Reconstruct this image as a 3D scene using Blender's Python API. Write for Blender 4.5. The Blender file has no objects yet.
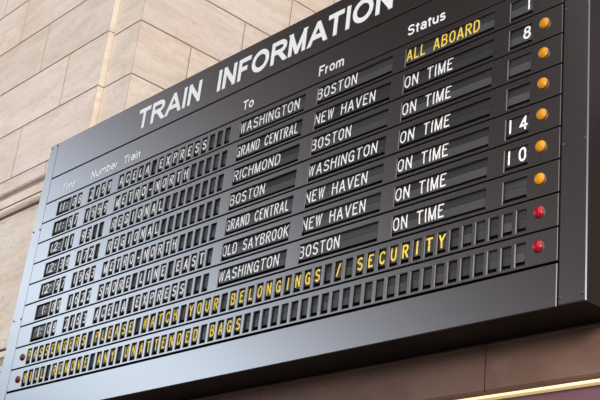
import bpy, bmesh, math, random
from mathutils import Vector, Matrix
random.seed(7)
SC = bpy.context.scene
COL = SC.collection
SC.view_settings.view_transform = 'Standard'
SC.view_settings.look = 'None'
SC.view_settings.exposure = 0.0

# ------------------------------------------------------------------ frame of reference
# u runs along the board, v runs down it (1 = one row of flaps), w runs back into the wall
S = 0.14
CAM = (47.17076, 20.67626, -23.56748)
Z0 = 1.6 + CAM[1] * S
def P(u, v, w): return Vector((u * S, w * S, Z0 - v * S))
def V3(u, v, w): return Vector((u * S, w * S, -v * S))       # offset, no origin

# ------------------------------------------------------------------ materials
def mat(name):
    m = bpy.data.materials.new(name); m.use_nodes = True
    nt = m.node_tree; b = nt.nodes['Principled BSDF']
    return m, nt, b
def simple(name, col, rough=0.5, metal=0.0, spec=0.5, emit=None, estr=0.0, coat=0.0, noise=0.0, nscale=8.0):
    m, nt, b = mat(name)
    b.inputs['Base Color'].default_value = (*col, 1)
    b.inputs['Roughness'].default_value = rough
    b.inputs['Metallic'].default_value = metal
    b.inputs['Specular IOR Level'].default_value = spec
    b.inputs['Coat Weight'].default_value = coat
    if emit:
        b.inputs['Emission Color'].default_value = (*emit, 1); b.inputs['Emission Strength'].default_value = estr
    if noise:
        tc = nt.nodes.new('ShaderNodeTexCoord')
        n = nt.nodes.new('ShaderNodeTexNoise'); n.inputs['Scale'].default_value = nscale; n.inputs['Detail'].default_value = 5
        nt.links.new(tc.outputs['Object'], n.inputs['Vector'])
        mr = nt.nodes.new('ShaderNodeMapRange')
        mr.inputs['From Min'].default_value = 0.3; mr.inputs['From Max'].default_value = 0.7
        mr.inputs['To Min'].default_value = rough - noise; mr.inputs['To Max'].default_value = rough + noise
        nt.links.new(n.outputs['Fac'], mr.inputs['Value']); nt.links.new(mr.outputs['Result'], b.inputs['Roughness'])
        mx = nt.nodes.new('ShaderNodeMix'); mx.data_type = 'RGBA'
        mx.inputs['A'].default_value = (*[c * (1 - noise) for c in col], 1)
        mx.inputs['B'].default_value = (*[min(1, c * (1 + noise)) for c in col], 1)
        nt.links.new(n.outputs['Fac'], mx.inputs['Factor']); nt.links.new(mx.outputs['Result'], b.inputs['Base Color'])
    return m

M = {}
M['paint'] = simple('bronze_paint', (0.50, 0.485, 0.485), 0.20, 1.0)
M['edge'] = simple('corner_edge_highlight', (0.10, 0.115, 0.135), 0.45, 0.9)  # grey-blue colour stands in for the highlight along the case corner
M['lip'] = simple('panel_edge_highlight', (0.10, 0.097, 0.10), 0.5, 0.6)  # grey chosen to imitate light caught along the chamfers
M['side'] = simple('case_paint', (0.012, 0.011, 0.011), 0.5, 0.0, spec=0.15, noise=0.08, nscale=3.0)
M['black'] = simple('black_housing', (0.008, 0.008, 0.009), 0.7, 0.0, spec=0.2)
M['flap'] = simple('flap_plastic', (0.017, 0.018, 0.021), 0.34, 0.0, spec=1.0)
M['flap2'] = simple('flap_plastic_worn', (0.022, 0.022, 0.023), 0.42, 0.0, spec=1.0)
M['flap3'] = simple('flap_plastic_sheen', (0.045, 0.045, 0.047), 0.5, 0.0, spec=0.6)  # greyer copy: painted sheen for some lower half flaps
M['white'] = simple('white_print', (0.86, 0.87, 0.88), 0.5, 0.0, spec=0.3)
M['yellow'] = simple('yellow_print', (0.92, 0.68, 0.10), 0.5, 0.0, spec=0.3)
M['title'] = simple('white_lettering', (0.88, 0.90, 0.93), 0.4, 0.0)
M['amber'] = simple('amber_lens', (0.44, 0.185, 0.002), 0.06, 0.0, spec=0.35, emit=(0.9, 0.42, 0.01), estr=0.05, coat=0.0)
M['red'] = simple('red_lens', (0.24, 0.002, 0.008), 0.08, 0.0, spec=0.35, emit=(0.6, 0.0, 0.01), estr=0.02, coat=0.0)
M['red2'] = simple('dark_red_lens', (0.16, 0.002, 0.006), 0.12, 0.0, spec=0.35)
M['bezel'] = simple('lamp_bezel', (0.03, 0.028, 0.027), 0.4, 0.3)
M['screw'] = simple('screw_steel', (0.05, 0.05, 0.05), 0.4, 0.6)
M['joint'] = simple('stone_joint', (0.42, 0.32, 0.24), 0.9)
M['band'] = None

def stone(name, c1, c2, c3, stretch=(1.0, 1.0, 6.0), rough=0.6):
    m, nt, b = mat(name)
    N = nt.nodes; L = nt.links
    tc = N.new('ShaderNodeTexCoord')
    mp = N.new('ShaderNodeMapping'); mp.inputs['Scale'].default_value = stretch
    L.new(tc.outputs['Object'], mp.inputs['Vector'])
    n1 = N.new('ShaderNodeTexNoise'); n1.inputs['Scale'].default_value = 2.2; n1.inputs['Detail'].default_value = 8; n1.inputs['Roughness'].default_value = 0.65
    n1.inputs['Distortion'].default_value = 0.6
    L.new(mp.outputs['Vector'], n1.inputs['Vector'])
    cr = N.new('ShaderNodeValToRGB'); e = cr.color_ramp.elements
    e[0].position = 0.36; e[0].color = (*c2, 1); e[1].position = 0.60; e[1].color = (*c1, 1)
    L.new(n1.outputs['Fac'], cr.inputs['Fac'])
    at = N.new('ShaderNodeAttribute'); at.attribute_name = 'tint'; at.attribute_type = 'GEOMETRY'
    mx = N.new('ShaderNodeMix'); mx.data_type = 'RGBA'; mx.blend_type = 'MULTIPLY'; mx.inputs['Factor'].default_value = 1.0
    L.new(cr.outputs['Color'], mx.inputs['A']); L.new(at.outputs['Color'], mx.inputs['B'])
    n3 = N.new('ShaderNodeTexNoise'); n3.inputs['Scale'].default_value = 1.3; n3.inputs['Detail'].default_value = 3
    L.new(tc.outputs['Object'], n3.inputs['Vector'])
    r3 = N.new('ShaderNodeMapRange'); r3.inputs['From Min'].default_value = 0.50; r3.inputs['From Max'].default_value = 0.75; r3.inputs['To Max'].default_value = 0.75
    L.new(n3.outputs['Fac'], r3.inputs['Value'])
    mx3 = N.new('ShaderNodeMix'); mx3.data_type = 'RGBA'; mx3.blend_type = 'MULTIPLY'; mx3.inputs['B'].default_value = (0.95, 0.86, 0.76, 1)
    L.new(r3.outputs['Result'], mx3.inputs['Factor']); L.new(mx.outputs['Result'], mx3.inputs['A'])
    # small pits in bedding-plane streaks
    mp2 = N.new('ShaderNodeMapping'); mp2.inputs['Scale'].default_value = (9, 9, 36)
    L.new(tc.outputs['Object'], mp2.inputs['Vector'])
    n2 = N.new('ShaderNodeTexNoise'); n2.inputs['Scale'].default_value = 1.6; n2.inputs['Detail'].default_value = 6; n2.inputs['Roughness'].default_value = 0.7
    L.new(mp2.outputs['Vector'], n2.inputs['Vector'])
    r2 = N.new('ShaderNodeMapRange'); r2.inputs['From Min'].default_value = 0.55; r2.inputs['From Max'].default_value = 0.67
    L.new(n2.outputs['Fac'], r2.inputs['Value'])
    ml = N.new('ShaderNodeMath'); ml.operation = 'MULTIPLY'; ml.inputs[1].default_value = 0.6
    L.new(r2.outputs['Result'], ml.inputs[0])
    mx2 = N.new('ShaderNodeMix'); mx2.data_type = 'RGBA'
    L.new(ml.outputs['Value'], mx2.inputs['Factor']); L.new(mx3.outputs['Result'], mx2.inputs['A']); mx2.inputs['B'].default_value = (*c3, 1)
    L.new(mx2.outputs['Result'], b.inputs['Base Color'])
    b.inputs['Roughness'].default_value = rough; b.inputs['Specular IOR Level'].default_value = 0.3
    bp = N.new('ShaderNodeBump'); bp.inputs['Strength'].default_value = 0.25; bp.inputs['Distance'].default_value = 0.01; bp.invert = True
    L.new(r2.outputs['Result'], bp.inputs['Height']); L.new(bp.outputs['Normal'], b.inputs['Normal'])
    return m
M['stone'] = stone('travertine', (0.86, 0.765, 0.69), (0.76, 0.645, 0.56), (0.46, 0.36, 0.30))
M['stone_lit'] = stone('travertine_lit_arris', (0.92, 0.84, 0.72), (0.86, 0.75, 0.61), (0.6, 0.5, 0.4))  # paler copy, light on the right-facing arris put into the colour
M['stone_grey'] = stone('travertine_shaded', (0.52, 0.44, 0.37), (0.40, 0.33, 0.27), (0.3, 0.25, 0.2))  # grey paints in the shade of the down-facing mouldings
M['stone_dark'] = stone('travertine_shadow_joint', (0.26, 0.17, 0.10), (0.20, 0.13, 0.08), (0.2, 0.14, 0.1))  # dark brown paints in the shade of creases and the underside
M['bandstone'] = stone('polished_brown_stone', (0.145, 0.09, 0.072), (0.11, 0.06, 0.044), (0.14, 0.09, 0.07), (1, 1, 2), 0.35)
M['floor'] = stone('terrazzo', (0.10, 0.08, 0.065), (0.08, 0.065, 0.05), (0.06, 0.05, 0.04), (1, 1, 1), 0.3)
M['gold'] = simple('glowing_gold_trim', (0.95, 0.78, 0.46), 0.35, 0.0, emit=(1.0, 0.72, 0.36), estr=0.5)  # trim is no lamp: glow added for its brightly lit edge
M['shadowtrim'] = simple('dark_trim', (0.06, 0.025, 0.015), 0.6)
M['purple'] = simple('plum_glass', (0.13, 0.065, 0.09), 0.25, 0.0, noise=0.1, nscale=1.5)

# ------------------------------------------------------------------ mesh helpers
class MB:
    """collects quads/boxes with materials, builds ONE mesh object"""
    def __init__(s): s.v = []; s.f = []; s.m = []; s.mats = []; s.t = []
    def mi(s, m):
        if m not in s.mats: s.mats.append(m)
        return s.mats.index(m)
    def face(s, pts, m, tint=1.0, facing=None):
        """pts: list of Vectors; facing: direction the normal should point to"""
        pts = [Vector(p) for p in pts]
        if facing is not None:
            n = Vector((0, 0, 0))
            for i in range(len(pts)):
                n += (pts[i] - pts[0]).cross(pts[(i + 1) % len(pts)] - pts[0])
            if n.dot(facing) < 0: pts.reverse()
        i0 = len(s.v); s.v += [tuple(p) for p in pts]
        s.f.append(tuple(range(i0, i0 + len(pts)))); s.m.append(s.mi(m)); s.t.append(tint)
    def box(s, a, b, m, tint=1.0, fn=P):
        (u0, v0, w0), (u1, v1, w1) = a, b
        c = lambda i, j, k: fn((u0, u1)[i], (v0, v1)[j], (w0, w1)[k])
        ctr = fn((u0 + u1) / 2, (v0 + v1) / 2, (w0 + w1) / 2)
        for q in (((0,0,0),(1,0,0),(1,1,0),(0,1,0)), ((0,0,1),(1,0,1),(1,1,1),(0,1,1)), ((0,0,0),(1,0,0),(1,0,1),(0,0,1)),
                  ((0,1,0),(1,1,0),(1,1,1),(0,1,1)), ((0,0,0),(0,1,0),(0,1,1),(0,0,1)), ((1,0,0),(1,1,0),(1,1,1),(1,0,1))):
            pts = [c(*x) for x in q]; mid = sum(pts, Vector()) / 4
            s.face(pts, m, tint, mid - ctr)
    def bar(s, prof, u0, u1, mats, tints=None):
        """extrude an open (v,w) profile along u"""
        for i in range(len(prof) - 1):
            (va, wa), (vb, wb) = prof[i], prof[i + 1]
            m = mats[i] if isinstance(mats, list) else mats
            n = Vector((0, -(vb - va), -(wb - wa)))     # outward guess (towards -w)
            nn = Vector((0, -abs(vb - va) - 1e-6, 0)) if abs(vb - va) > 1e-6 else Vector((0, 0, -1))
            s.face([P(u0, va, wa), P(u1, va, wa), P(u1, vb, wb), P(u0, vb, wb)], m, tints[i] if tints else 1.0, nn)
    def build(s, name, parent=None, origin=None, merge=True):
        o0 = Vector(origin) if origin is not None else Vector((0, 0, 0))
        me = bpy.data.meshes.new(name)
        me.from_pydata([tuple(Vector(p) - o0) for p in s.v], [], s.f)
        for m in s.mats: me.materials.append(m)
        for i, p in enumerate(me.polygons): p.material_index = s.m[i]
        ca = me.color_attributes.new('tint', 'FLOAT_COLOR', 'CORNER')
        k = 0
        for i, p in enumerate(me.polygons):
            t = s.t[i]
            t = (t, t, t) if not isinstance(t, tuple) else t
            for _ in range(p.loop_total):
                ca.data[k].color = (*t, 1); k += 1
        if merge:
            bm = bmesh.new(); bm.from_mesh(me)
            bmesh.ops.remove_doubles(bm, verts=bm.verts, dist=1e-6)
            bm.to_mesh(me); bm.free()
        o = bpy.data.objects.new(name, me); COL.objects.link(o)
        if parent is not None:
            o.parent = parent
            o.location = o0 - world_loc(parent)
        else:
            o.location = o0
        return o
def world_loc(o):
    p = Vector((0, 0, 0))
    while o is not None: p += Vector(o.location); o = o.parent
    return p
def struct(o): o['kind'] = 'structure'; return o

# ------------------------------------------------------------------ type: a stroke alphabet, thickened to flat letters
def arc(cx, cy, rx, ry, a0, a1, n=10):
    return [(cx + rx * math.cos(math.radians(a0 + (a1 - a0) * i / n)), cy + ry * math.sin(math.radians(a0 + (a1 - a0) * i / n))) for i in range(n + 1)]
def strokes(ch, ry=0.5):
    """centre lines in a unit box; ry = height of the round ends of C, O, U..."""
    O_ = arc(.5, 1 - ry, .5, ry, 0, 180) + arc(.5, ry, .5, ry, 180, 360) + [(1, 1 - ry)]
    P_ = [(0, 1), (.58, 1)] + arc(.58, .745, .42, .255, 90, -90) + [(0, .49)]
    G = {
     'A': [[(0, 0), (.5, 1.06), (1, 0)], [(.15, .29), (.85, .29)]],
     'B': [[(0, 0), (0, 1)], [(0, 1), (.56, 1)] + arc(.56, .765, .36, .235, 90, -90) + [(0, .53)], [(0, .53), (.58, .53)] + arc(.58, .265, .42, .265, 90, -90) + [(0, 0)]],
     'C': [arc(.5, 1 - ry, .5, ry, 22, 180) + arc(.5, ry, .5, ry, 180, 338)],
     'D': [[(0, 0), (0, 1), (.42, 1)] + arc(.42, 1 - ry, .58, ry, 90, 0) + arc(.42, ry, .58, ry, 0, -90) + [(0, 0)]],
     'E': [[(0, 0), (0, 1)], [(0, 1), (1, 1)], [(0, 0), (1, 0)], [(0, .52), (.9, .52)]],
     'F': [[(0, 0), (0, 1)], [(0, 1), (1, 1)], [(0, .5), (.85, .5)]],
     'G': [arc(.5, 1 - ry, .5, ry, 22, 180) + arc(.5, ry, .5, ry, 180, 360) + [(1, .46), (.56, .46)], [(1, .46), (1, 0)]],
     'H': [[(0, 0), (0, 1)], [(1, 0), (1, 1)], [(0, .52), (1, .52)]],
     'I': [[(.5, 0), (.5, 1)]], '1': [[(.5, 0), (.5, 1)]],
     'K': [[(0, 0), (0, 1)], [(1, 1), (0, .36)], [(.33, .58), (1, 0)]],
     'L': [[(0, 0), (0, 1)], [(0, 0), (1, 0)]],
     'M': [[(0, 0), (0, 1)], [(0, 1), (.5, -.02), (1, 1)], [(1, 0), (1, 1)]],
     'N': [[(0, 0), (0, 1)], [(0, 1.0), (1, 0.0)], [(1, 0), (1, 1)]],
     'O': [O_], '0': [O_],
     'P': [[(0, 0), (0, 1)], P_],
     'R': [[(0, 0), (0, 1)], P_, [(.5, .49), (1, 0)]],
     'S': [arc(.5, .755, .47, .245, 18, 270, 14) + arc(.5, .255, .5, .255, 90, -162, 14)[1:]],
     'T': [[(0, 1), (1, 1)], [(.5, 0), (.5, 1)]],
     'U': [[(0, 1), (0, ry)] + arc(.5, ry, .5, ry, 180, 360) + [(1, 1)]],
     'V': [[(0, 1), (.5, -.06), (1, 1)]],
     'W': [[(0, 1), (.25, -.02), (.5, 1), (.75, -.02), (1, 1)]],
     'X': [[(0, 0), (1, 1)], [(0, 1), (1, 0)]],
     'Y': [[(0, 1), (.5, .42), (1, 1)], [(.5, 0), (.5, .45)]],
     '2': [arc(.5, .72, .5, .28, 165, -38, 14) + [(.03, 0)], [(0, 0), (1, 0)]],
     '3': [arc(.48, .755, .46, .245, 155, -90, 12) + arc(.48, .255, .52, .255, 90, -155, 12)[1:]],
     '4': [[(.74, 0), (.74, 1), (0, .27), (1, .27)]],
     '5': [[(.92, 1), (.14, 1), (.06, .48)] + arc(.48, .32, .52, .32, 128, -128, 14)],
     '6': [arc(.5, .3, .5, .3, 0, 360, 20), [(0, .3), (.04, .52), (.2, .76), (.62, 1)]],
     '7': [[(0, 1), (1, 1), (.36, 0)]],
     '8': [arc(.5, .76, .43, .24, 0, 360, 18), arc(.5, .26, .5, .26, 0, 360, 18)],
     '9': [arc(.5, .7, .5, .3, 0, 360, 20), [(1, .7), (.96, .48), (.8, .24), (.38, 0)]],
     '-': [[(0, .36), (1, .36)]], '/': [[(0, 0), (1, 1)]],
     ':': [[(.5, .12), (.5, .28)], [(.5, .6), (.5, .76)]],
     'i': [[(.5, 0), (.5, .72)], [(.5, .86), (.5, 1)]],
     'm': [[(0, 0), (0, .72)], [(0, .45)] + arc(.25, .47, .25, .24, 180, 0, 8) + [(.5, 0)], [(.5, .45)] + arc(.75, .47, .25, .24, 180, 0, 8) + [(1, 0)]],
     'n': [[(0, 0), (0, .72)], [(0, .42)] + arc(.5, .42, .5, .29, 180, 0, 8) + [(1, 0)]],
     'u': [[(1, 0), (1, .72)], [(0, .72), (0, .29)] + arc(.5, .29, .5, .29, 180, 360, 8)],
     'e': [[(0, .37), (1, .37)], arc(.5, .36, .5, .36, 0, 318, 14)],
     'b': [[(0, 0), (0, 1)], arc(.5, .36, .5, .36, 0, 360, 16)],
     'o': [arc(.5, .36, .5, .36, 0, 360, 16)],
     'r': [[(0, 0), (0, .72)], [(0, .3)] + arc(1.0, .3, 1.0, .38, 180, 92, 6)],
     'a': [[(1, 0), (1, .5)] + arc(.5, .5, .5, .22, 0, 160, 8), arc(.48, .2, .48, .2, 0, 360, 14)],
     's': [arc(.5, .54, .45, .17, 18, 270, 10) + arc(.5, .185, .5, .185, 90, -162, 10)[1:]],
     't': [[(.45, .95), (.45, .12), (.62, .0), (.95, 0.0)], [(0, .7), (1, .7)]],
    }
    return G[ch]
def clip(poly, nx, ny, d):
    """keep the part of a polygon where nx*x + ny*y <= d"""
    out = []
    for i in range(len(poly)):
        p, q_ = poly[i], poly[(i + 1) % len(poly)]
        a, b = nx * p[0] + ny * p[1] - d, nx * q_[0] + ny * q_[1] - d
        if a <= 0: out.append(p)
        if (a < 0 < b) or (b < 0 < a):
            k = a / (a - b); out.append((p[0] + (q_[0] - p[0]) * k, p[1] + (q_[1] - p[1]) * k))
    return out if len(out) >= 3 else []
def letter(ch, w, h, t, ry):
    """flat polygons of one letter: w wide, h high, strokes t thick"""
    polys = []
    for si, pl in enumerate(strokes(ch, ry)):
        pts = []
        for X, Y in pl:
            q_ = (w / 2 if w <= t * 1.01 else t / 2 + X * (w - t), t / 2 + Y * (h - t))
            if not pts or (abs(q_[0] - pts[-1][0]) + abs(q_[1] - pts[-1][1])) > 1e-5: pts.append(q_)
        if len(pts) < 2: continue
        closed = abs(pts[0][0] - pts[-1][0]) + abs(pts[0][1] - pts[-1][1]) < 1e-4
        if closed: pts.pop()
        else:
            for e, f, src in ((0, 1, pl[0]), (-1, -2, pl[-1])):
                dx, dy = pts[e][0] - pts[f][0], pts[e][1] - pts[f][1]; l = math.hypot(dx, dy)
                on_y = src[1] <= 0.0 or src[1] >= 1.0 or (ch in 'imnu' and abs(src[1] - .72) < .01)
                if on_y and abs(dy) > .15 * l:
                    k = t if not (ch in 'imnu' and abs(src[1] - .72) < .01) else 0
                elif (src[0] <= 0.0 or src[0] >= 1.0) and abs(dy) < .15 * l: k = t / 2
                else: k = 0
                pts[e] = (pts[e][0] + dx / l * k, pts[e][1] + dy / l * k)
        n = len(pts); L_ = []; R_ = []
        for i in range(n):
            pr = pts[i - 1] if (closed or i) else None; nx = pts[(i + 1) % n] if (closed or i < n - 1) else None
            def nrm(a, b):
                l = math.hypot(b[0] - a[0], b[1] - a[1]); return (-(b[1] - a[1]) / l, (b[0] - a[0]) / l)
            if pr is None: m = nrm(pts[i], nx); k = 1
            elif nx is None: m = nrm(pr, pts[i]); k = 1
            else:
                a, b = nrm(pr, pts[i]), nrm(pts[i], nx); m = (a[0] + b[0], a[1] + b[1]); l = math.hypot(*m)
                if l < 1e-6: m = a; k = 1
                else: m = (m[0] / l, m[1] / l); k = min(4.0, 1 / max(.2, m[0] * a[0] + m[1] * a[1]))
            L_.append((pts[i][0] + m[0] * t / 2 * k, pts[i][1] + m[1] * t / 2 * k)); R_.append((pts[i][0] - m[0] * t / 2 * k, pts[i][1] - m[1] * t / 2 * k))
        for i in range(n if closed else n - 1):
            j = (i + 1) % n; p = [L_[i], L_[j], R_[j], R_[i]]
            xm = 0 if ch == 'N' else .3 * t
            for c_ in ((0, 1, h), (0, -1, 0), (1, 0, w + xm), (-1, 0, xm)):
                if p: p = clip(p, *c_)
            if p: polys.append((p, si))
    return polys
CAPW = {'T': .80, 'R': .86, 'A': .98, 'I': .2, 'N': .80, 'F': .72, 'O': 1.0, 'M': .94, 'S': .80, 'i': .2, 'm': 1.04, 'e': .70, 'u': .66, 'b': .72, 'r': .42, 'a': .70, 'o': .74, 'n': .66, 's': .66, 't': .42}
FLW = {'I': .14, '1': .14, '-': .4, '/': .5, 'W': .64, 'M': .64, ':': .14, 'L': .46, 'E': .48, 'F': .48, 'A': .6, 'V': .6, 'Y': .6}
def put_text(mb, txt, u0, u1, vb, cap, w, m, t=.13, gap=.17, space=.62, widths=FLW, default=.56, ry=.36, wf=None, split=None):
    """writes txt between u0 and u1 on baseline vb; wf(v, half) = depth of the surface; split = v of a horizontal cut"""
    W = 0
    for ch in txt: W += space if ch == ' ' else (widths.get(ch, default) + gap)
    W -= gap
    sx = (u1 - u0) / (W * cap); x = u0; T = t * cap
    for ch in txt:
        if ch == ' ': x += space * cap * sx; continue
        lw = widths.get(ch, default) * cap * sx
        dw = T if ch in 'I1:i' else lw
        for p, si in letter(ch, dw, cap, T, ry):
            pts = [(x + (lw - dw) / 2 + a, vb - b) for a, b in p]
            halves = [(pts, 0)] if split is None else [(clip(pts, 0, 1, split - .003), 0), (clip(pts, 0, -1, -(split + .003)), 1)]
            for hp, hf in halves:
                if hp: mb.face([P(a, b, (w if wf is None else wf(b, hf)) - .002 * si) for a, b in hp], m, 1.0, Vector((0, -1, 0)))
        x += lw + gap * cap * sx
        if default == .8 and ch in 'AF': x -= (.10 if ch == 'A' else .04) * cap * sx if txt[min(len(txt) - 1, txt.index(ch) + 1)] in 'TO' else 0

# ------------------------------------------------------------------ the departure board
UR = 29.2706           # right end of the row panels
ROOT = bpy.data.objects.new('departure_board', None); COL.objects.link(ROOT)
ROOT.location = P(14.7, 10.25, 0.8)
ROOT['label'] = 'wide dark split-flap train information board with white and yellow letters, hung on the stone wall'
ROOT['category'] = 'departure board'
VT, VB, D = -3.2029, 10.2488, 1.54

# case: shell of sides around a black inside
c = MB()
ul0, ul1 = -0.68, -1.02
fr = 0.30              # depth at which the front strips end
def ring(w0, w1):
    A = [P(ul0, VT, w0), P(30.19, VT, w0), P(30.19, VB, w0), P(ul1, VB, w0)]
    B = [P(ul0, VT, w1), P(30.19, VT, w1), P(30.19, VB, w1), P(ul1, VB, w1)]
    for i, n in enumerate((Vector((0, 0, 1)), Vector((1, 0, 0)), Vector((0, 0, -1)), Vector((-1, 0, 0)))):
        j = (i + 1) % 4
        c.face([A[i], A[j], B[j], B[i]], M['side'], 1.0, n)
ring(0.17, D)
c.face([P(ul0, VT, D), P(30.19, VT, D), P(30.19, VB, D), P(ul1, VB, D)], M['side'], 1.0, Vector((0, 1, 0)))
c.face([P(ul0, VT, 0.17), P(30.19, VT, 0.17), P(30.19, VB, 0.17), P(ul1, VB, 0.17)], M['black'], 1.0, Vector((0, -1, 0)))
c.build('case', ROOT, P(14.7, 3.5, 0.8))

def plate(name, corners, depth, m, parent, ch=0.02, em=None):
    em = em or M['lip']
    """flat plate with chamfered front arrises; corners (u,v) clockwise from top left"""
    cu = sum(a for a, b in corners) / 4; cv = sum(b for a, b in corners) / 4
    inn = [(a + (ch if a < cu else -ch), b + (ch if b < cv else -ch)) for a, b in corners]
    q = MB()
    q.face([P(a, b, 0) for a, b in inn], m, 1.0, Vector((0, -1, 0)))
    nrm = (Vector((0, 0, 1)), Vector((1, 0, 0)), Vector((0, 0, -1)), Vector((-1, 0, 0)))
    for i in range(4):
        j = (i + 1) % 4
        q.face([P(*inn[i], 0), P(*inn[j], 0), P(*corners[j], ch), P(*corners[i], ch)], em or m, 1.0, nrm[i] + Vector((0, -1, 0)))
        q.face([P(*corners[i], ch), P(*corners[j], ch), P(*corners[j], depth), P(*corners[i], depth)], M['side'], 1.0, nrm[i])
    return q.build(name, parent, P(cu, cv, 0))
def lerp_ul(v): return ul0 + (ul1 - ul0) * (v - VT) / (VB - VT)
left = plate('frame_strip', [(ul0, VT), (-0.012, VT), (-0.012, VB), (ul1, VB)], 0.17, M['paint'], ROOT, 0.015)
right = plate('frame_strip', [(UR + 0.05, VT), (30.19, VT), (30.19, VB), (UR + 0.05, VB)], 0.17, M['paint'], ROOT, 0.03, M['edge'])
# screws
def screw(u, v, parent):
    q = MB(); n = 10; r = 0.05
    for k in range(n):
        a, b = 2 * math.pi * k / n, 2 * math.pi * (k + 1) / n
        q.face([P(u, v, -0.035), P(u + r * .6 * math.cos(a), v + r * .6 * math.sin(a), -0.03), P(u + r * .6 * math.cos(b), v + r * .6 * math.sin(b), -0.03)], M['screw'], 1, Vector((0, -1, 0)))
        q.face([P(u + r * .6 * math.cos(a), v + r * .6 * math.sin(a), -0.03), P(u + r * math.cos(a), v + r * math.sin(a), 0.0),
                P(u + r * math.cos(b), v + r * math.sin(b), 0.0), P(u + r * .6 * math.cos(b), v + r * .6 * math.sin(b), -0.03)], M['screw'], 1, Vector((0, -1, 0)))
    q.build('screw', parent, P(u, v, 0))
for v in (-3.08, 1.27, 5.62, 10.03):
    screw(-0.60 + (ul1 - ul0) * (v - VT) / (VB - VT) * 0.6, v, left); screw(-0.08, v, left)
    screw(29.38, v, right); screw(30.09, v, right)

# title and heading panels
t = plate('title_panel', [(0, VT), (UR, VT), (UR, -1.325), (0, -1.325)], 0.17, M['paint'], ROOT)
for txt, a, b in (('TRAIN', 6.92, 11.38), ('INFORMATION', 12.49, 22.32)):
    q = MB(); put_text(q, txt, a, b, -1.735, 0.985, -0.012, M['title'], .205, .125, .5, CAPW, .8, .5)
    q.build('title_lettering', t, P((a + b) / 2, -2.2, 0))
h = plate('heading_panel', [(0, -1.275), (UR, -1.275), (UR, -0.025), (0, -0.025)], 0.17, M['paint'], ROOT)
for txt, a, b in (('Time', 1.30, 2.42), ('Number', 3.76, 5.87), ('Train', 6.33, 7.56), ('To', 14.42, 15.06), ('From', 18.70, 19.98), ('Status', 23.02, 24.68)):
    q = MB(); put_text(q, txt, a, b, -0.27, 0.40, -0.008, M['title'], .165, .13, .5, CAPW, .8, .5)
    q.build('column_heading', h, P((a + b) / 2, -0.5, 0))
plate('bottom_panel', [(-0.10, 9.05), (UR, 9.05), (UR, VB), (-0.10, VB)], 0.17, M['paint'], ROOT)

# rows
TOP, BOT = 0.22, 0.88
CW, PITCH = 0.325, 0.4845
def cells(u0, n): return [(u0 + PITCH * i, u0 + PITCH * i + CW) for i in range(n)]
HOUR = (1.175, 2.305); MINUTE = [(2.40, 2.735), (2.885, 3.22)]
NUMBER = cells(3.83, 4); TRAIN = cells(6.205, 16)
TO, FROM, STAT, TRACK = (14.40, 18.07), (18.74, 22.40), (23.02, 26.71), (27.35, 28.17)
MSG = [(1.19 + 0.4851 * i, 1.19 + 0.4851 * i + CW) for i in range(56)]
CH = 0.024
def row_panel(k, holes):
    q = MB(); v0, v1 = k + 0.028, k + 0.972
    F = Vector((0, -1, 0)); a, b = k + TOP, k + BOT; m = M['paint']
    e = 0.012
    # outer arris + edges
    o = [(0, v0), (UR, v0), (UR, v1), (0, v1)]; i_ = [(e, v0 + e), (UR - e, v0 + e), (UR - e, v1 - e), (e, v1 - e)]
    nrm = (Vector((0, 0, 1)), Vector((1, 0, 0)), Vector((0, 0, -1)), Vector((-1, 0, 0)))
    for i in range(4):
        j = (i + 1) % 4
        q.face([P(*i_[i], 0), P(*i_[j], 0), P(*o[j], e), P(*o[i], e)], M['lip'], 1, nrm[i] + F)
        q.face([P(*o[i], e), P(*o[j], e), P(*o[j], .17), P(*o[i], .17)], M['black'], 1, nrm[i])
    q.face([P(e, v0 + e, 0), P(UR - e, v0 + e, 0), P(UR - e, a - CH, 0), P(e, a - CH, 0)], m, 1, F)
    q.face([P(e, b + CH, 0), P(UR - e, b + CH, 0), P(UR - e, v1 - e, 0), P(e, v1 - e, 0)], m, 1, F)
    x = e
    for u0, u1 in holes + [(UR - e + CH, 0)]:
        q.face([P(x, a - CH, 0), P(u0 - CH, a - CH, 0), P(u0 - CH, b + CH, 0), P(x, b + CH, 0)], m, 1, F)
        x = u1 + CH
    for u0, u1 in holes:
        O = [(u0 - CH, a - CH), (u1 + CH, a - CH), (u1 + CH, b + CH), (u0 - CH, b + CH)]
        I = [(u0, a), (u1, a), (u1, b), (u0, b)]
        cu_ = .15 if u1 - u0 > .7 else .055
        U_ = [(u0 - cu_, a - .02), (u1 + .02, a - .02), (u1 + .02, b + .02), (u0 - cu_, b + .02)]
        inw = (Vector((0, 0, -1)), Vector((-1, 0, 0)), Vector((0, 0, 1)), Vector((1, 0, 0)))
        for i in range(4):
            j = (i + 1) % 4
            q.face([P(*O[i], 0), P(*O[j], 0), P(*I[j], 0.022), P(*I[i], 0.022)], M['lip'], 1, F + inw[i] * .5)
            q.face([P(*I[i], 0.022), P(*I[j], 0.022), P(*U_[j], .163), P(*U_[i], .163)], M['black'], 1, inw[i])
    return q.build('row_panel', ROOT, P(UR / 2, k + .5, 0))

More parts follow.
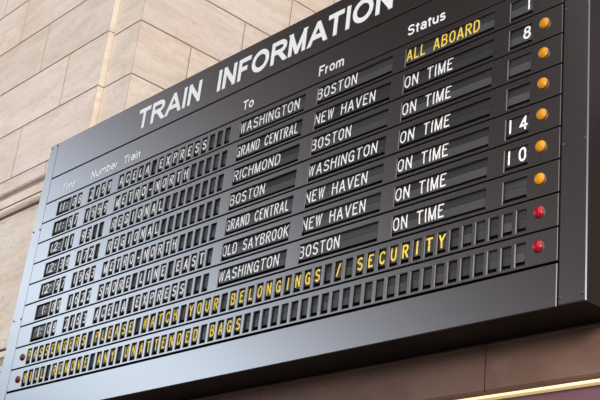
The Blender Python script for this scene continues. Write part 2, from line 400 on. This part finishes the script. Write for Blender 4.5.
FD = 0.06      # depth of the flaps behind the face
def unpar(ua, va, d=FD):
    """the photograph shows printing through the opening: move it back to the flap surface"""
    return ua - d * (CAM[0] - ua) / (-CAM[2]), va - d * (CAM[1] - va) / (-CAM[2])
def flap(name, panel, k, hole, txt=None, span=None, m=None, thick=.135, label=None):
    """two half flaps on a split line, with the printing on them, as one mesh"""
    u0, u1 = hole[0] - (.07 if hole[1] - hole[0] > .7 else .02), hole[1] + 0.01
    mid = k + 0.475
    tu, tl = random.uniform(.012, .03), random.uniform(-.004, .022)
    w0 = FD + random.uniform(-.006, .006)
    d0 = [w0 + tu, w0]; top, low = k + 0.205, k + 0.745
    def wf(v, half):
        if half == 0: return w0 + tu * (mid - v) / (mid - top) - 0.003
        return w0 + 0.004 + tl * (v - mid) / (low - mid) - 0.003
    q = MB(); F = Vector((0, -1, 0)); fm = M['flap'] if random.random() < .6 else M['flap2']
    for a, b, hf in ((top, mid - .004, 0), (mid + .004, low, 1)):
        A = [P(u0, a, wf(a, hf) + .003), P(u1, a, wf(a, hf) + .003), P(u1, b, wf(b, hf) + .003), P(u0, b, wf(b, hf) + .003)]
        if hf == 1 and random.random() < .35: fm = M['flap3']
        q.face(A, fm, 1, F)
        B = [x + V3(0, 0, .008) for x in A]
        for i in range(4):
            j = (i + 1) % 4; cen = (A[i] + A[j]) / 2 - (A[0] + A[2]) / 2
            q.face([A[i], A[j], B[j], B[i]], fm, 1, cen)
    if txt:
        put_text(q, txt, span[0], span[1], span[2], span[3], 0, m, thick, wf=wf, split=mid)
    o = q.build(name, panel, P((u0 + u1) / 2, mid, FD), merge=False)
    if label: o['label'] = label
    return o
CAPV, BASEV = 0.44, 0.725
def base(k): return unpar(0, k + BASEV)[1]
WID = {'I': .064, '1': .064, '-': .17, '/': .2, 'M': .265, 'W': .27, 'L': .2, 'E': .21, 'F': .2, 'T': .25}
def cell_flap(name, panel, k, hole, ch, m):
    if ch == ' ':
        return flap('blank_flap', panel, k, hole)
    w = WID.get(ch, .25); c = (hole[0] + hole[1]) / 2; c = .35 * c + .65 * unpar(c, 0)[0]
    return flap(name, panel, k, hole, ch, (c - w / 2, c + w / 2, base(k), CAPV), m, .15)
def wide(name, panel, k, hole, txt, a, b, m):
    if not txt: return flap(name, panel, k, hole)
    ua = unpar(a, 0)[0]; ub = unpar(b, 0)[0]
    return flap(name, panel, k, hole, txt, (ua, ub, base(k), CAPV), m, .118)
def lamp(panel, u, v, m, lab, R=0.170, H=0.095):
    q = MB(); n = 20
    prof = [(R + .012, 0.0), (R + .012, -.02), (R, -.03)] 
    dome = [(R * math.cos(x), -.03 - H * math.sin(x)) for x in [i * math.pi / 2 / 7 for i in range(8)]]
    pr = prof + dome[1:]
    for i in range(len(pr) - 1):
        mm = M['bezel'] if i < 2 else m
        for s in range(n):
            a, b = 2 * math.pi * s / n, 2 * math.pi * (s + 1) / n
            pt = lambda r, w, t: P(u + r * math.cos(t), v + r * math.sin(t), w)
            pts = [pt(*pr[i], a), pt(*pr[i], b), pt(*pr[i + 1], b), pt(*pr[i + 1], a)]
            if i == len(pr) - 2: pts = pts[:3]
            cen = sum(pts, Vector()) / len(pts) - P(u, v, 0.05)
            q.face(pts, mm, 1, cen)
    o = q.build('indicator_lamp', panel, P(u, v, 0))
    for p in o.data.polygons: p.use_smooth = True
    o['label'] = lab
ROWS = [
 # hour, minutes, number, train, to, (a,b), from, (a,b), status, (a,b), track
 ('11:', '08', '2159', 'ACELA EXPRESS',  'WASHINGTON',    (14.43, 17.80), 'BOSTON',     (18.76, 20.75), 'ALL ABOARD', (23.06, 26.15), ' 1'),
 ('11:', '57', '1559', 'METRO-NORTH',    'GRAND CENTRAL', (14.42, 17.87), 'NEW HAVEN',  (18.76, 21.73), 'ON TIME',    (23.06, 25.12), ' 8'),
 ('12:', '11', '93  ', 'REGIONAL',       'RICHMOND',      (14.44, 17.08), 'BOSTON',     (18.74, 20.70), 'ON TIME',    (23.06, 25.12), '  '),
 ('12:', '38', '172 ', 'REGIONAL',       'BOSTON',        (14.44, 16.42), 'WASHINGTON', (18.74, 22.05), 'ON TIME',    (23.06, 25.14), '  '),
 ('12:', '57', '1563', 'METRO-NORTH',    'GRAND CENTRAL', (14.42, 17.87), 'NEW HAVEN',  (18.74, 21.72), 'ON TIME',    (23.06, 25.15), '14'),
 (' 1:', '00', '1622', 'SHORE LINE EAST','OLD SAYBROOK',  (14.43, 18.03), 'NEW HAVEN',  (18.74, 21.75), 'ON TIME',    (23.06, 25.14), '10'),
 (' 1:', '08', '2163', 'ACELA EXPRESS',  'WASHINGTON',    (14.43, 17.72), 'BOSTON',     (18.74, 20.69), 'ON TIME',    (23.06, 25.13), '  '),
]
for k, (hr, mn, num, trn, to, ta, fm_, fa, st, sa, trk) in enumerate(ROWS):
    pn = row_panel(k, [HOUR] + MINUTE + NUMBER + TRAIN + [TO, FROM, STAT, TRACK])
    if hr[0] == ' ': flap('hour_flap', pn, k, HOUR, '1:', (1.62, 1.92, base(k), CAPV), M['white'], .145)
    else: flap('hour_flap', pn, k, HOUR, hr, (1.24 if hr[1] == '2' else 1.27, 1.98, base(k), CAPV), M['white'], .145)
    for i, ch in enumerate(mn): cell_flap('minute_flap', pn, k, MINUTE[i], ch, M['white'])
    for i, ch in enumerate(num): cell_flap('number_flap', pn, k, NUMBER[i], ch, M['white'])
    for i, ch in enumerate(trn.ljust(16)): cell_flap('train_letter_flap', pn, k, TRAIN[i], ch, M['white'])
    wide('destination_flap', pn, k, TO, to, *ta, M['white'])
    wide('origin_flap', pn, k, FROM, fm_, *fa, M['white'])
    wide('status_flap', pn, k, STAT, st, *sa, M['yellow'] if k == 0 else M['white'])
    if trk.strip() == '': flap('track_flap', pn, k, TRACK)
    else:
        # two digits share the opening
        q1 = ' ' if trk[0] == ' ' else trk[0]
        spans = {'1': (28.01, 28.08), '8': (27.87, 28.14), '4': (27.86, 28.14), '0': (27.87, 28.13)}[trk[1]]
        o = flap('track_flap', pn, k, TRACK, trk[1], (unpar(spans[0], 0)[0], unpar(spans[1], 0)[0], base(k), CAPV), M['white'], .145)
        if q1 == '1':
            q = MB(); put_text(q, '1', unpar(27.49, 0)[0], unpar(27.56, 0)[0], base(k), CAPV, FD - .004, M['white'], .145)
            q.build('tens_digit', pn, P(27.5, k + .5, FD), merge=False)
    lamp(pn, 28.645, k + 0.455, M['amber'], 'amber domed indicator lamp')
MSGS = ['PASSENGERS PLEASE WATCH YOUR BELONGINGS / SECURITY', 'WILL REMOVE ANY UNATTENDED BAGS']
for r, txt in enumerate(MSGS):
    k = 7 + r
    pn = row_panel(k, MSG)
    for i, ch in enumerate(txt.ljust(56)): cell_flap('message_letter_flap', pn, k, MSG[i], ch, M['yellow'])
    lamp(pn, 28.645, k + 0.455, M['red'], 'red domed indicator lamp')
    lamp(pn, 0.79, k + 0.52, M['red2'], 'small dark red indicator lamp at the left end of the row', 0.145, 0.07)

# ------------------------------------------------------------------ the stone setting
def blocks(mb, axis, rows, m, gap=0.065, depth=0.04, tone=1.0):
    """rows: (v0, v1, [joint positions]); axis(a, v, d) -> point with d = distance in front of the backing"""
    for v0, v1, js in rows:
        for a, b in zip(js[:-1], js[1:]):
            t = tone * random.uniform(.95, 1.05); tint = (t, t * random.uniform(.975, 1.01), t * random.uniform(.95, 1.01))
            g = gap / 2; c_ = 0.03
            O = [(a + g, v0 + g), (b - g, v0 + g), (b - g, v1 - g), (a + g, v1 - g)]
            I = [(a + g + c_, v0 + g + c_), (b - g - c_, v0 + g + c_), (b - g - c_, v1 - g - c_), (a + g + c_, v1 - g - c_)]
            nrm = axis(0, 0, 1) - axis(0, 0, 0)
            mb.face([axis(*p, depth) for p in I], m, tint, nrm)
            for i in range(4):
                j = (i + 1) % 4
                mid = axis((I[i][0] + I[j][0]) / 2, (I[i][1] + I[j][1]) / 2, 0) - axis((I[0][0] + I[2][0]) / 2, (I[0][1] + I[2][1]) / 2, 0)
                mb.face([axis(*I[i], depth), axis(*I[j], depth), axis(*O[j], depth * .6), axis(*O[i], depth * .6)], m, tint, nrm * 3 + mid.normalized() * nrm.length)
                mb.face([axis(*O[i], depth * .6), axis(*O[j], depth * .6), axis(*O[j], 0), axis(*O[i], 0)], M['joint'], 1, mid)
VF = Z0 / S        # v of the floor
def grid_rows(edges, joints): return [(a, b, j) for (a, b), j in zip(zip(edges[:-1], edges[1:]), joints)]
# left wall
WL = 2.2; UE = -1.5; UL = -70
def js(j, step=7.9):
    x = [UE]; k = j
    while k > UL + 2: x.append(k); k -= step
    x.append(UL); return sorted(x)
edges = [-27.2, -24.0, -20.8, -17.58, -14.42, -11.17, -7.9, -4.68, -3.85]
joints = [js(-9), js(-12.5), js(-15.5), js(-12.2), js(-8.65), js(-5.36), js(-9.25), js(-5.4)]
joints[2] = js(-7.6)
q = MB()
blocks(q, lambda a, v, d: P(a, v, WL + .04 - d), grid_rows(edges, joints), M['stone'])
q.face([P(UL, -27.2, WL + .045), P(UE, -27.2, WL + .045), P(UE, -3.8, WL + .045), P(UL, -3.8, WL + .045)], M['joint'], 1, Vector((0, -1, 0)))
# the return arris to the right of the left wall, block by block
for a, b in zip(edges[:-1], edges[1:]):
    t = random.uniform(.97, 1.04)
    q.face([P(UE, a + .03, WL), P(UE, b - .03, WL), P(UE, b - .03, 2.62), P(UE, a + .03, 2.62)], M['stone_lit'], t, Vector((1, 0, 0)))
q.face([P(UE - .03, -27.2, WL), P(UE - .03, -3.8, WL), P(UE - .03, -3.8, 2.62), P(UE - .03, -27.2, 2.62)], M['joint'], 1, Vector((1, 0, 0)))
# wall under the string course
WLL = 2.42
blocks(q, lambda a, v, d: P(a, v, WLL + .04 - d), grid_rows([-2.2, 5.4], [[UL, -54, -38, -22, -14, -1.5]]), M['stone'], .03)
blocks(q, lambda a, v, d: P(a, v, WLL + .09 - d), grid_rows([6.5, 12, 18, 25, VF], [[UL, -18, -8.5, -1.5], [UL, -22, -12, -1.5], [UL, -18, -8, -1.5], [UL, -22, -12, -1.5]]), M['stone'])
q.face([P(UL, -2.3, WLL + .1), P(-1.5, -2.3, WLL + .1), P(-1.5, VF, WLL + .1), P(UL, VF, WLL + .1)], M['joint'], 1, Vector((0, -1, 0)))
struct(q.build('wall_left', None, P(-14, VF, WL)))
# string course on the left wall
q = MB()
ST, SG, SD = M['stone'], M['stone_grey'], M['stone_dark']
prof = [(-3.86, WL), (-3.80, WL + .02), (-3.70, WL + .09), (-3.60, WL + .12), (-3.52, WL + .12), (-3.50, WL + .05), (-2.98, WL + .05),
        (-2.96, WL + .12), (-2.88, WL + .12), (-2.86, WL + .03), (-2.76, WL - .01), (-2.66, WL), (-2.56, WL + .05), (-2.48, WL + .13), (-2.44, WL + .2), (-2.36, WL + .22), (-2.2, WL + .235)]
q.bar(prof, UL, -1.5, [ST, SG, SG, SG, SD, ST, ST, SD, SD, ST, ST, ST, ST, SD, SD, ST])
struct(q.build('trim_1', None, P(-14, -3, WL)))
q = MB()
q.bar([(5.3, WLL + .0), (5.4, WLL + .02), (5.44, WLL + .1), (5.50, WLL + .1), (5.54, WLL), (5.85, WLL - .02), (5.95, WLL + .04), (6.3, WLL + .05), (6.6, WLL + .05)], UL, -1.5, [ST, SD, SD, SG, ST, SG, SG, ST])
struct(q.build('trim_2', None, P(-14, 6, WL)))
# pier and its deep right-hand return
WP, UP, WD = 2.54, 1.0, 22.0
q = MB()
E2 = [-27.2, -24.0, -20.8, -17.22, -14.12, -11.0, -7.88, -4.8, -1.7, 1.5, 5]
blocks(q, lambda a, v, d: P(a, v, WP + .04 - d), grid_rows(E2, [[UE, UP]] * 10), M['stone'])
q.face([P(UE, -27.2, WP + .045), P(UP, -27.2, WP + .045), P(UP, VF, WP + .045), P(UE, VF, WP + .045)], M['joint'], 1, Vector((0, -1, 0)))
A = [WP, 5.8, 12.05, 18.3, WD]; B = [WP, 9.0, 15.2, WD]
blocks(q, lambda a, v, d: P(UP - .04 + d, v, a), grid_rows(E2, [B, A, B, A, B, A, B, A, B, A]), M['stone'], tone=.86)  # lower tone puts shade into the colour of the return face
q.face([P(UP - .045, -27.2, WP), P(UP - .045, 5, WP), P(UP - .045, 5, WD), P(UP - .045, -27.2, WD)], M['joint'], 1, Vector((1, 0, 0)))
struct(q.build('wall_pier', None, P(0, VF, WP)))
# back of the recess
q = MB()
blocks(q, lambda a, v, d: P(a, v, WD + .04 - d), grid_rows(E2, [[UP, 8, 16, 24, 32, 40, 48, 56] if i % 2 else [UP, 4, 12, 20, 28, 36, 44, 52, 56] for i in range(10)]), M['stone'])
q.face([P(UP, -27.2, WD + .045), P(56, -27.2, WD + .045), P(56, 5, WD + .045), P(UP, 5, WD + .045)], M['joint'], 1, Vector((0, -1, 0)))
struct(q.build('wall_back', None, P(28, 5, WD)))
# front wall under the board: polished band with a ridge, trims, plum glazing, base
q = MB()
bs = M['bandstone']
for a, b in ((-1.5, 5.6), (5.62, 15.64), (15.66, 25.66), (25.69, 35.7), (35.72, 46), (46.02, 56)):
    t = random.uniform(.97, 1.03)
    q.bar([(4.0, 1.6), (4.0, 1.56), (10.27, 1.56), (10.275, 1.52), (10.32, 1.50), (10.36, 1.53), (10.37, 1.56), (11.62, 1.56), (11.70, 1.62), (11.70, 2.3)], a, b, bs, [t] * 9)
q.face([P(-1.5, 4.0, 1.6), P(56, 4.0, 1.6), P(56, 4.0, WD), P(-1.5, 4.0, WD)], M['bandstone'], 1, Vector((0, 0, 1)))
q.face([P(-1.5, 4.0, 1.62), P(56, 4.0, 1.62), P(56, 11.66, 1.62), P(-1.5, 11.66, 1.62)], M['shadowtrim'], 1, Vector((0, -1, 0)))
q.face([P(56, 4, 1.6), P(56, VF, 1.6), P(56, VF, WD), P(56, 4, WD)], M['bandstone'], 1, Vector((1, 0, 0)))
q.box((-1.5, 24, 1.6), (56, VF, 2.3), M['bandstone'])
struct(q.build('wall_front', None, P(28, VF, 1.6)))
q = MB()
q.box((-1.5, 11.70, 1.60), (56, 11.785, 2.2), M['shadowtrim'])
struct(q.build('trim_3', None, P(28, 11.74, 1.6)))
q = MB()
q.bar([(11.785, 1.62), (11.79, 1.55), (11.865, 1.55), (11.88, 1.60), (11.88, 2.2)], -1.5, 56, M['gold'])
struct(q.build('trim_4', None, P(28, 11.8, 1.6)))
q = MB()
q.box((-1.5, 11.88, 1.75), (56, 24, 1.85), M['purple'])
struct(q.build('window_1', None, P(28, 24, 1.8)))
# floor
q = MB()
q.face([P(-400, VF, -400), P(400, VF, -400), P(400, VF, 2.4), P(-400, VF, 2.4)], M['floor'], 1, Vector((0, 0, 1)))
struct(q.build('floor', None, P(0, VF, 0)))

# ------------------------------------------------------------------ light: the bright end windows, the dim far side and the lit right half of the hall
wd = bpy.data.worlds.new('hall'); SC.world = wd; wd.use_nodes = True
nt = wd.node_tree; N = nt.nodes; L = nt.links
bg = N['Background']
tc = N.new('ShaderNodeTexCoord')
def dot(vec):
    d = N.new('ShaderNodeVectorMath'); d.operation = 'DOT_PRODUCT'; d.inputs[1].default_value = vec
    L.new(tc.outputs['Generated'], d.inputs[0]); return d.outputs['Value']
q1 = dot((-0.8, 0.0, -0.6))
r1 = N.new('ShaderNodeValToRGB'); cr = r1.color_ramp; cr.interpolation = 'LINEAR'
K = 1.0
pts = [(0.0, (.010, .0055, .005)), (.18, (.026, .018, .0165)), (.25, (.062, .051, .050)), (.31, (.115, .104, .106)), (.37, (.26, .26, .275)), (.41, (.44, .485, .56)), (.45, (.70, .80, .94)), (.50, (1.0, 1.15, 1.32)), (.545, (.72, .86, 1.0)), (.59, (.40, .49, .58))]
while len(cr.elements) < len(pts): cr.elements.new(0.5)
for e, (p, c_) in zip(cr.elements, pts): e.position = p; e.color = (*[x for x in c_], 1)
L.new(q1, r1.inputs['Fac'])
q2 = dot((0.72, -0.55, 0.42))
m2 = N.new('ShaderNodeMapRange'); m2.interpolation_type = 'SMOOTHSTEP'
m2.inputs['From Min'].default_value = 0.24; m2.inputs['From Max'].default_value = 0.66
L.new(q2, m2.inputs['Value'])
RB = (2.35, 2.30, 2.26)
mx = N.new('ShaderNodeMix'); mx.data_type = 'RGBA'; mx.inputs['A'].default_value = (0, 0, 0, 1); mx.inputs['B'].default_value = (*RB, 1)
L.new(m2.outputs['Result'], mx.inputs['Factor'])
ad = N.new('ShaderNodeMix'); ad.data_type = 'RGBA'; ad.blend_type = 'ADD'; ad.inputs['Factor'].default_value = 1.0
sc_ = N.new('ShaderNodeMix'); sc_.data_type = 'RGBA'; sc_.blend_type = 'MULTIPLY'; sc_.inputs['Factor'].default_value = 1.0
sc_.inputs['B'].default_value = (1.6, 1.6, 1.6, 1)
L.new(r1.outputs['Color'], sc_.inputs['A'])
L.new(sc_.outputs['Result'], ad.inputs['A']); L.new(mx.outputs['Result'], ad.inputs['B'])
sep = N.new('ShaderNodeSeparateXYZ'); L.new(tc.outputs['Generated'], sep.inputs[0])
hz = N.new('ShaderNodeMapRange'); hz.interpolation_type = 'SMOOTHSTEP'
hz.inputs['From Min'].default_value = -0.06; hz.inputs['From Max'].default_value = 0.04; hz.inputs['To Min'].default_value = 0.04
L.new(sep.outputs['Z'], hz.inputs['Value'])
fin = N.new('ShaderNodeVectorMath'); fin.operation = 'SCALE'
L.new(ad.outputs['Result'], fin.inputs[0]); L.new(hz.outputs['Result'], fin.inputs['Scale'])
L.new(fin.outputs['Vector'], bg.inputs['Color'])
la = bpy.data.lights.new('band_fill_lamp', 'AREA'); la.shape = 'DISK'; la.size = 3 * S; la.energy = 48.0; la.color = (1.0, .88, .78)  # unseen lamp, added to brighten the band under the board
lo = bpy.data.objects.new('band_fill_lamp', la); COL.objects.link(lo)
lo.location = P(38, 7.6, -9); lo.rotation_euler = (P(33, 11.3, 1.5) - P(38, 7.6, -9)).to_track_quat('-Z', 'Y').to_euler()

# ------------------------------------------------------------------ camera
Rm = ((0.66641262, -0.10758228, 0.73778064), (-0.23216385, 0.91039658, 0.34245879), (-0.70851546, -0.39950485, 0.58172306))
cv = lambda r: Vector((r[0], r[2], -r[1]))
x, y, z = cv(Rm[0]), -cv(Rm[1]), -cv(Rm[2])
cam = bpy.data.cameras.new('camera'); co = bpy.data.objects.new('camera', cam); COL.objects.link(co)
mw = Matrix((x, y, z)).transposed().to_4x4(); mw.translation = P(*CAM)
co.matrix_world = mw
cam.sensor_width = 36.0; cam.lens = 36.0 * 1188.636 / 600.0
cam.clip_end = 500; cam.clip_start = 0.05
SC.camera = co
